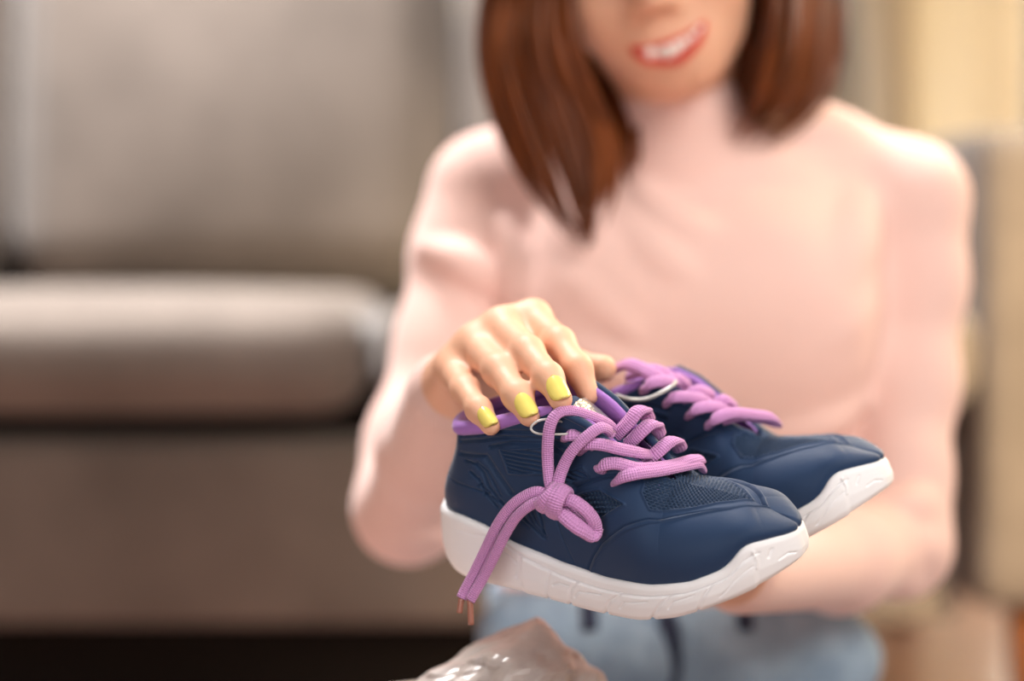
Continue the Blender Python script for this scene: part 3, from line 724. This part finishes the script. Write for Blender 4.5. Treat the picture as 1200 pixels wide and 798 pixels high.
lc.strand([(654, 595, 1.020), (664, 606, 1.0135), (676, 616, 1.012), (687, 623, 1.014), (694, 627, 1.017), (697, 618, 1.019)], .0046, .55)
lace = lc.build(near_shoe)
for e, tgt in ((eI, (538.5, 718, 1.048)), (eJ, (552, 732, 1.045))):
    V, F = tube(np.linspace(e[-1], at(*tgt), 8), .0017, 10); o = mesh_obj('aglet', V, F, M_aglet, lace)
V, F = tube(catmull([at(*p) for p in [(682, 508, 1.030), (650, 509, 1.0285), (630, 508, 1.0275), (622, 502, 1.0275), (629, 494, 1.0275), (645, 491, 1.0295), (662, 495, 1.033)]], 40), .0007, 6)
o = mesh_obj('elastic_cord', V, F, M_wire, near_shoe); o['label'] = 'thin clear elastic loop'
lf = Laces()
for pts in ([(755, 458, 1.115), (760, 450, 1.106), (775, 446, 1.107), (790, 446, 1.115), (800, 453, 1.128)], [(782, 473, 1.110), (788, 466, 1.102), (805, 465, 1.103), (824, 467, 1.110), (836, 473, 1.124)],
            [(808, 487, 1.107), (815, 480, 1.098), (832, 476, 1.100), (850, 478, 1.108), (860, 485, 1.122)], [(831, 499, 1.103), (838, 491, 1.094), (858, 484, 1.096), (885, 486, 1.105), (904, 489, 1.115), (911, 496, 1.127)],
            [(795, 475, 1.122), (806, 463, 1.114), (820, 457, 1.114), (834, 461, 1.122)], [(822, 487, 1.118), (838, 474, 1.110), (850, 468, 1.110), (860, 474, 1.12)],
            [(770, 462, 1.126), (782, 448, 1.118), (795, 443, 1.118), (806, 449, 1.126)], [(846, 492, 1.105), (868, 487, 1.104), (890, 490, 1.112), (908, 495, 1.122)]):
    lf.strand(pts, .0037)
for pts in ([(722, 432, 1.140), (735, 427, 1.128), (752, 432, 1.122), (768, 441, 1.117), (785, 452, 1.118)], [(738, 440, 1.140), (756, 434, 1.126), (772, 436, 1.122), (790, 446, 1.124)]):
    lf.strand(pts, .0046)
lf.build(far_shoe)
V, F = tube(catmull([at(*p) for p in [(722, 463, 1.106), (740, 468, 1.102), (758, 467, 1.1), (775, 460, 1.1), (788, 452, 1.103), (792, 447, 1.108)]], 40), .0011, 6)
o = mesh_obj('elastic_cord', V, F, M_wire, far_shoe); o['label'] = 'thin clear elastic loop'

woman = empty('person', (.12, 1.53, 0), 'smiling person with shoulder-length brown hair in a pink turtleneck, holding out sneakers', 'person')
# body: head, neck, trunk, arms and legs in one field; the hands are carved finer and joined into the same mesh
fb = Field((-.16, 1.10, -.005), (.42, 1.72, .96), .0032)
body_common(fb, 0)
HIP = [(np.array([.05, 1.53, .10]), .085), (np.array([.19, 1.53, .10]), .085)]
KNEE = [np.array([-.07, 1.31, .10]), np.array([.34, 1.31, .10])]
FOOT = [np.array([.22, 1.29, .05]), np.array([.03, 1.36, .05])]
for s in (0, 1):
    fb.chain([HIP[s], (KNEE[s], .055)], .03); fb.chain([(KNEE[s], .055), (KNEE[s]*.5+FOOT[s]*.5, .05), (FOOT[s], .035)], .02)
    d = FOOT[s]-KNEE[s]; d /= np.linalg.norm(d); fb.chain([(FOOT[s], .035), (FOOT[s]+d*.06+np.array([0, -.05, -.01]), .028)], .02)
build_head(fb)
Vb, Qb = fb.mesh()
fr = Field((-.09, .99, .38), (.09, 1.34, .58), .0013)
hand_field(fr, WR, KN_R, FR, THUMB_R, FOREARM_R[1:])
Vr, Qr = fr.mesh(2)
# left hand: palm up under the soles
solep = lambda X, Y, up=0: NW(np.array([[X, Y, -.0055+up]]))[0]
WL = (at(862, 671, 1.195), .0180)
BASE = [solep(.150, .085, -.014), solep(.128, .090, -.015), solep(.105, .092, -.015), solep(.085, .090, -.013)]
FL = []
for i, (b, L) in enumerate(zip(BASE, (.066, .074, .070, .056))):
    pts = [(b, .0100)]
    loc = np.array([.150-.0225*i, .085])
    d = np.array([-.28, -.96])
    for q, r in ((.45, .0085), (.75, .0075), (1.0, .0064)): pts.append((solep(*(loc+d*L*q), -.0085+.003*(q > .9)), r))
    FL.append(pts)
TH_L = [(WL[0]*.6+BASE[0]*.4, .016), (solep(.150, .090, -.024), .0120), (solep(.158, .066, -.019), .0095), (solep(.155, .044, -.0125), .0078)]
fl = Field(np.min([p for c in FL+[TH_L, [WL]] for p, _ in c], 0)-.05, np.max([p for c in FL+[TH_L, [WL], FOREARM_L[1:]] for p, _ in c], 0)+.05, .0016)
hand_field(fl, WL, [(c[0][0], c[0][1]*1.05) for c in FL], FL, TH_L, [FOREARM_L[1], FOREARM_L[2]])
Vl, Ql = fl.mesh(2)
body = mesh_obj('body', np.concatenate([Vb, Vr, Vl]), np.concatenate([Qb, Qr+len(Vb), Ql+len(Vb)+len(Vr)]), M_skin, woman)

# nails
def nail(C, wd, ln, tilt=(.05, -.88, .48)):
    (a, ra), (b, rb) = C[-2], C[-1]
    t = b-a; t /= np.linalg.norm(t); n = np.array(tilt, float); n -= t*(n@t); n /= np.linalg.norm(n); s = np.cross(t, n)
    uu, vv = np.meshgrid(np.linspace(-1, 1, 17), np.linspace(-1, 1, 11), indexing='ij')
    half = wd*np.sqrt(np.clip(1-np.abs(uu)**3.0, 0, 1))
    c = b-t*ln*.30
    up = rb*1.0+.0012-.0034*(vv*half/wd)**2-.0010*uu**2+.0013*np.clip(-uu, 0, 1)
    P = c+t*(uu*ln)[..., None]+s*(vv*half)[..., None]+n*up[..., None]
    Pb = P-n*.0012
    V = np.concatenate([P.reshape(-1, 3), Pb.reshape(-1, 3)]); f1 = grid_faces(17, 11); F = np.concatenate([f1, f1[:, ::-1]+187])
    rim = [(i, 0) for i in range(17)]+[(16, j) for j in range(1, 11)]+[(i, 10) for i in range(15, -1, -1)]+[(0, j) for j in range(9, 0, -1)]
    r = np.array([i*11+j for i, j in rim]); r2 = np.roll(r, -1); F = np.concatenate([F, np.stack([r, r+187, r2+187, r2], 1)])
    return V, F
for C, wd, ln in zip(FR[1:], (.0055, .0053, .0045), (.0088, .0086, .0074)):
    V, F = nail(C, wd, ln); o = mesh_obj('fingernail', V, F, M_nail, woman); o['label'] = 'glossy yellow painted fingernail'

# sweater: same skeleton, a little larger, with folds
fs = Field((-.17, 1.12, .27), (.40, 1.66, .70), .0030)
SW = .0055
fs.stack(TORSO[3:], .02, SW)
for c, r in BUST: fs.ell(c, np.array(r)+SW, .05)
for T in TRAP: fs.chain(T, .03, SW)
fs.chain([(NECK[0][0], .056), (at(792, 185, 1.520), .0520), (at(791, 128, 1.503), .0495)], .02, .002)
for A, g in ((ARM_R, SW), (ARM_L, SW), (FOREARM_R[:2]+[(at(527, 463, 1.195), .0215)], SW), (FOREARM_L[:2]+[(at(866, 670, 1.198), .0205)], SW)): fs.chain(A, .022, g)
def fold(pts, r, k=.014, sub=False):
    C = catmull([at(*p) for p in pts], 9)
    for i, (a, b) in enumerate(zip(C[:-1], C[1:])):
        m = lambda q: r*math.sin(math.pi*min(max(q, .12), .88)); fs.cone(a, b, m(i/8), m((i+1)/8), k, sub)
# raised folds on the chest, at the armpits and elbows
fold([(1010, 240, 1.49), (985, 300, 1.472), (945, 350, 1.455)], .010, .025); fold([(738, 262, 1.452), (775, 305, 1.44), (830, 340, 1.437)], .009)
fold([(752, 225, 1.462), (790, 262, 1.452), (850, 285, 1.45)], .008); fold([(640, 300, 1.475), (690, 345, 1.445), (740, 390, 1.425)], .009)
fold([(1015, 330, 1.475), (985, 380, 1.452), (930, 420, 1.438)], .009); fold([(655, 400, 1.44), (720, 430, 1.43), (800, 445, 1.435)], .008)
fold([(1008, 470, 1.47), (960, 500, 1.452), (880, 515, 1.444)], .008); fold([(700, 520, 1.446), (800, 545, 1.44), (920, 540, 1.446)], .008)
fold([(1092, 580, 1.452), (1060, 598, 1.425), (1020, 590, 1.425)], .012, .010); fold([(1098, 640, 1.445), (1068, 640, 1.418), (1034, 622, 1.405)], .012, .010)
fold([(1075, 688, 1.44), (1045, 672, 1.405), (1020, 645, 1.392)], .011, .010)
fold([(500, 290, 1.50), (545, 310, 1.485), (590, 345, 1.49)], .010, .012); fold([(590, 260, 1.485), (605, 320, 1.48), (603, 380, 1.48)], .006)
fold([(455, 560, 1.41), (490, 560, 1.40), (520, 585, 1.40)], .010, .012); fold([(450, 620, 1.42), (485, 615, 1.40), (520, 625, 1.405)], .009, .012)
# hem
S = (slice(None), slice(None), slice(0, int((.293-.27)/.003))); fs.F[S] = .03
Vs, Qs = fs.mesh(2)
sweater = mesh_obj('sweater', Vs, Qs, M_sweater, woman); sweater['label'] = 'pale pink ribbed turtleneck sweater'

# jeans
fj = Field((-.19, 1.10, -.004), (.45, 1.70, .312), .0042)
JG = .007
fj.stack([t for t in TORSO if t[0] <= .30], .02, JG)
for s in (0, 1):
    fj.chain([HIP[s], (KNEE[s], .055)], .03, JG); fj.chain([(KNEE[s], .055), (KNEE[s]*.5+FOOT[s]*.5, .05), (FOOT[s], .037)], .02, JG)
fj.chain([(at(880, 770, 1.44), .03), (at(985, 772, 1.47), .03)], .03); fj.chain([(at(600, 745, 1.46), .025), (at(740, 765, 1.435), .028)], .03)
fj.F[:, :, :3] = .03
Vj, Qj = fj.mesh(1); jeans = mesh_obj('jeans', Vj, Qj, M_jeans, woman); jeans['label'] = 'light blue denim jeans'
# waistband, fly and button
a = np.linspace(0, 2*np.pi, 80)
ring_ = np.stack([.120+.137*np.sign(np.cos(a))*np.abs(np.cos(a))**(2/2.3), 1.526+.0985*np.sign(np.sin(a))*np.abs(np.sin(a))**(2/2.3), .290+0*a], -1)
mb = MB(); V, F = tube(ring_, .015, 10, .22, ring_-np.array([.12, 1.526, .29])); mb.add(V, F); o = mb.build('waistband', M_jeans, jeans)
def on_jeans(x, y, off=.0015):
    """first point of the jeans on the sight line through (x, y), stood off by off"""
    for Y in np.arange(1.30, 1.60, .001):
        g = np.round((at(x, y, Y)-fj.lo)/fj.h).astype(int)
        if (g >= 0).all() and (g < fj.n).all() and fj.F[tuple(g)] < 0: return at(x, y, Y-off)
    return at(x, y, 1.43)
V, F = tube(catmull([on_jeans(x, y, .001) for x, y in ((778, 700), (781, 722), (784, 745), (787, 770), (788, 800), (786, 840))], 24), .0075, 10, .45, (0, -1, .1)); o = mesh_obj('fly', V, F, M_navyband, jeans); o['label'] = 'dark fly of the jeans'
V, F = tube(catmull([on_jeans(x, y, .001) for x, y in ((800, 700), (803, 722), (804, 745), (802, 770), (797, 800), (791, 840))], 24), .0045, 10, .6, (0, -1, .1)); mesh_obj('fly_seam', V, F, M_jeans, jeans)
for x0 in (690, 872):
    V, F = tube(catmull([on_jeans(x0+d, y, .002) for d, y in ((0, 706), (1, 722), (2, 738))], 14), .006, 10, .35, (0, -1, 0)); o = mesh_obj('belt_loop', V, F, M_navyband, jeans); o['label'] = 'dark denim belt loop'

# face details
def face_strip(name, pts, rad, mat, seg=10, flat=1.0):
    C = catmull([HL(*p) for p in pts], 40); t = np.linspace(0, 1, 40)
    V, F = tube(C, rad*(.25+.75*np.sin(np.pi*t)**.6), seg, flat, HM[:, 1]); return mesh_obj(name, V, F, mat, woman)
def face_y(x, z):
    """front surface of the face at local (x, z)"""
    for y in np.arange(.13, .03, -.0005):
        g = np.round((HL(x, y, z)-fb.lo)/fb.h).astype(int)
        if fb.F[tuple(g)] < .0002: return y
    return .06
def on_face(pts, off): return [(x, face_y(x, z)+off, z) for x, z in pts]
face_strip('upper_lip', on_face([(-.0285, -.0590), (-.020, -.0620), (-.010, -.0638), (-.003, -.0640), (0, -.0650), (.003, -.0640), (.010, -.0638), (.020, -.0620), (.0285, -.0590)], .0006), .0027, M_lips)
face_strip('lower_lip', on_face([(-.0280, -.0600), (-.021, -.0690), (-.011, -.0745), (0, -.0775), (.011, -.0745), (.021, -.0690), (.0280, -.0600)], .0006), .0043, M_lips)
T1 = [(-.0215, -.0640), (-.0152, -.0668), (-.0088, -.0682), (-.0030, -.0695), (.0030, -.0695), (.0088, -.0682), (.0152, -.0668), (.0215, -.0640)]
for (x, z), hh_ in zip(T1, (.0030, .0036, .0042, .0048, .0048, .0042, .0036, .0030)):
    y = face_y(x, z)
    V, F = tube(np.array([HL(x, y+.0003, z+hh_), HL(x, y+.0006, z), HL(x, y+.0003, z-hh_)]), np.array([.0029, .0032, .0028]), 10, .5, HM[:, 1]); mesh_obj('tooth', V, F, M_teeth, woman)
for s in (-1, 1):
    def ball(c, r, sx=1):
        u, v = np.meshgrid(np.linspace(0, np.pi, 13), np.linspace(0, 2*np.pi, 20, endpoint=False), indexing='ij')
        P = np.stack([np.sin(u)*np.cos(v), np.sin(u)*np.sin(v), np.cos(u)], -1)*r
        return H0+(np.array(c)+P.reshape(-1, 3))@HM.T, grid_faces(13, 20, closed_v=True)
    V, F = ball((s*.031, .0745, .004), .0118); eye = mesh_obj('eye', V, F, M_eye, woman)
    V, F = ball((s*.031, .0815, .002), .0056); mesh_obj('iris', V, F, M_iris, eye)
    face_strip('eyelid', [(s*.017, .083, .005), (s*.026, .0885, .0095), (s*.036, .0875, .0095), (s*.046, .0800, .005)], .0035, M_skin)
    face_strip('eyebrow', [(s*.014, .094, .027), (s*.028, .0935, .033), (s*.040, .087, .033), (s*.050, .0785, .028)], .0028, M_hair, flat=.5)

# hair: several hundred tapered locks over a scalp cap, joined
hair = MB()
def locks(guides, n, wd, jit, sd):
    rng = np.random.default_rng(sd); G = np.stack([catmull(g, 26) for g in guides])   # guides ordered across the curtain
    for i in range(n):
        q = (i+rng.random())/n*(len(G)-1); k = min(int(q), len(G)-2); C = G[k]*(1-(q-k))+G[k+1]*(q-k)
        C = C+rng.normal(0, jit, 3)+np.linspace(0, 1, 26)[:, None]*rng.normal(0, jit*.8, 3)
        m = rng.integers(21, 27) ; C = C[:m]; t = np.linspace(0, 1, m)
        w_ = wd*(.8+.5*rng.random())*np.clip(1.05-t**5, .12, 1)*np.clip(.3+t*4, 0, 1)
        nrm = C-(H0+HM@np.array([0, -.02, 0])); V, F = tube(C, w_, 6, .45, nrm, caps=False); hair.add(V, F)
part = lambda y: HL(.012, y, .128-.0*(y)-2.2*max(0, abs(y+.01)-.02)**2*3)
# front-left curtain (picture left), falling in front of the shoulder
OL = [part(.02), HL(-.055, .01, .112), at(575, -40, 1.50), at(563, 50, 1.49), at(573, 120, 1.475), at(600, 190, 1.455), at(640, 250, 1.44), at(678, 284, 1.432)]
ML = [part(.04), HL(-.045, .05, .105), at(622, -40, 1.455), at(612, 50, 1.445), at(630, 120, 1.435), at(655, 190, 1.43), at(672, 245, 1.425), at(688, 286, 1.425)]
IL = [part(.06), HL(-.04, .078, .085), at(662, -40, 1.42), at(668, 40, 1.412), at(690, 105, 1.42), at(712, 150, 1.43), at(716, 210, 1.432), at(698, 278, 1.43)]
locks([OL, ML, IL], 110, .0062, .0022, 1)
# darker layer behind it, against the neck
B1 = [part(-.03), HL(-.075, -.03, .06), at(640, 20, 1.53), at(660, 100, 1.50), at(690, 170, 1.47), at(705, 235, 1.452)]
B2 = [part(-.03), HL(-.072, -.02, .04), at(690, 30, 1.50), at(722, 100, 1.488), at(740, 150, 1.470), at(742, 195, 1.455)]
B3 = [part(-.03), HL(-.07, -.02, .04), at(700, 30, 1.52), at(745, 105, 1.495), at(758, 140, 1.478), at(757, 165, 1.47)]
locks([B1, B2, B3], 120, .0072, .003, 2)
# right curtain
OR = [part(.0), HL(.06, .0, .10), at(966, -40, 1.52), at(986, 30, 1.51), at(980, 90, 1.50), at(948, 132, 1.485), at(905, 162, 1.475)]
MR = [part(.03), HL(.055, .04, .095), at(930, -40, 1.46), at(942, 40, 1.452), at(930, 100, 1.452), at(905, 140, 1.458), at(880, 162, 1.46)]
IR = [part(.06), HL(.05, .075, .075), at(896, -40, 1.425), at(905, 30, 1.42), at(893, 90, 1.432), at(872, 135, 1.455), at(860, 158, 1.465)]
locks([OR, MR, IR], 100, .0062, .0022, 3)
B4 = [part(-.03), HL(.075, -.03, .05), at(930, 20, 1.54), at(915, 90, 1.53), at(885, 140, 1.50), at(868, 160, 1.48)]
locks([OR, B4], 40, .006, .003, 4)
B5 = [part(-.03), HL(.072, -.02, .05), HL(.074, .0, -.02), at(882, 50, 1.475), at(868, 105, 1.478), at(850, 152, 1.478)]
locks([B4, B5], 50, .007, .003, 6)
B6 = [part(-.03), HL(.070, -.03, .05), HL(.070, -.03, -.03), at(880, 45, 1.535), at(860, 100, 1.53), at(838, 150, 1.528)]
locks([B5, B6], 60, .008, .003, 7)
# back of the head
BK = []
for ang in np.radians(np.linspace(-100, 100, 9)):
    x, y = math.sin(ang), -math.cos(ang)
    BK.append([part(-.02), HL(.055*x, -.02+.06*y, .105), HL(.083*x, -.012+.100*y, .03), HL(.085*x, -.012+.100*y, -.05), HL(.085*x, -.015+.09*y, -.12), HL(.075*x, -.01+.075*y, -.165)])
locks(BK, 150, .0075, .002, 5)
fh = Field(H0-.16, H0+.16, .004)
fh.ell(HL(0, -.014, .037), (.078, .096, .095), .01, HM); fh.ell(HL(0, .085, -.025), (.064, .075, .085), .012, HM, True); fh.ell(HL(0, -.02, -.10), (.2, .2, .06), .01, HM, True)
V, Q = fh.mesh(1); hair.add(V, Q)
h_ = hair.build('hair', M_hair, woman); h_['label'] = 'straight brown hair falling to the shoulders'

# ------------------------------------------------------------------ crumpled plastic bag in front
M_bag, nt, b_ = nodemat('crumpled_clear_plastic', (206, 190, 182), .2, .8)
b_.inputs['Transmission Weight'].default_value = .12; b_.inputs['IOR'].default_value = 1.25
add_noise_color(nt, b_, (186, 172, 166), (222, 210, 204), 26, 4)
rng = np.random.default_rng(11)
LEFT = [at(628, 716, 1.15), at(600, 727, 1.15), at(560, 752, 1.14), at(500, 792, 1.13), at(455, 822, 1.12), at(350, 838, 1.10), at(335, 880, 1.10), at(330, 1400, 1.10)]
RIGHT = [at(628, 716, 1.15), at(645, 724, 1.15), at(670, 758, 1.15), at(700, 798, 1.15), at(712, 820, 1.15), at(722, 835, 1.15), at(735, 870, 1.15), at(740, 1400, 1.15)]
def stretch_(P):
    P = catmull(P, 240); return P
Lp, Rp = stretch_(LEFT), stretch_(RIGHT)
zt = Lp[0, 2]; zz = zt-(np.linspace(0, 1, 70)**1.6)*(zt-.004)
xl = np.interp(-zz, -Lp[:, 2], Lp[:, 0]); xr = np.interp(-zz, -Rp[:, 2], Rp[:, 0]); yc = 1.125-.02*np.linspace(0, 1, 70)
ang = np.linspace(0, 2*np.pi, 90, endpoint=False); dep = .008+.062*np.clip((zt-zz)/.06, 0, 1)**.7
P = np.stack([(xl+xr)[:, None]/2+(xr-xl)[:, None]/2*np.sign(np.cos(ang))*np.abs(np.cos(ang))**.8, yc[:, None]+dep[:, None]*np.sin(ang), zz[:, None]+0*ang], -1)
W_ = P.reshape(-1, 3); D = np.zeros(len(W_))
for k in range(26):
    d = rng.normal(size=3); d /= np.linalg.norm(d); f = rng.uniform(90, 520); ph = rng.uniform(0, 6.28)
    D += (np.abs(((W_@d)*f/6.28+ph) % 1-.5)-.25)*1.3/f
C_ = np.stack([np.repeat((xl+xr)/2, 90), np.repeat(yc, 90), W_[:, 2]], -1); N_ = W_-C_; N_ /= np.linalg.norm(N_, axis=1)[:, None]+1e-6
fade = np.repeat(np.clip((zt-zz)/.02, .15, 1), 90)
W_ = W_+N_*(D*fade)[:, None]
W_ = np.concatenate([W_, [[W_[:90, 0].mean(), W_[:90, 1].mean(), zt+.001]]])
F_ = [tuple(q) for q in grid_faces(70, 90, closed_v=True, flip=True)]+[(6300, i, (i+1) % 90) for i in range(90)]
bag = mesh_obj('plastic_bag', W_, F_, M_bag, None, smooth=False); tag(bag, 'crumpled see-through plastic bag in front of the jeans below the sneakers', 'bag')
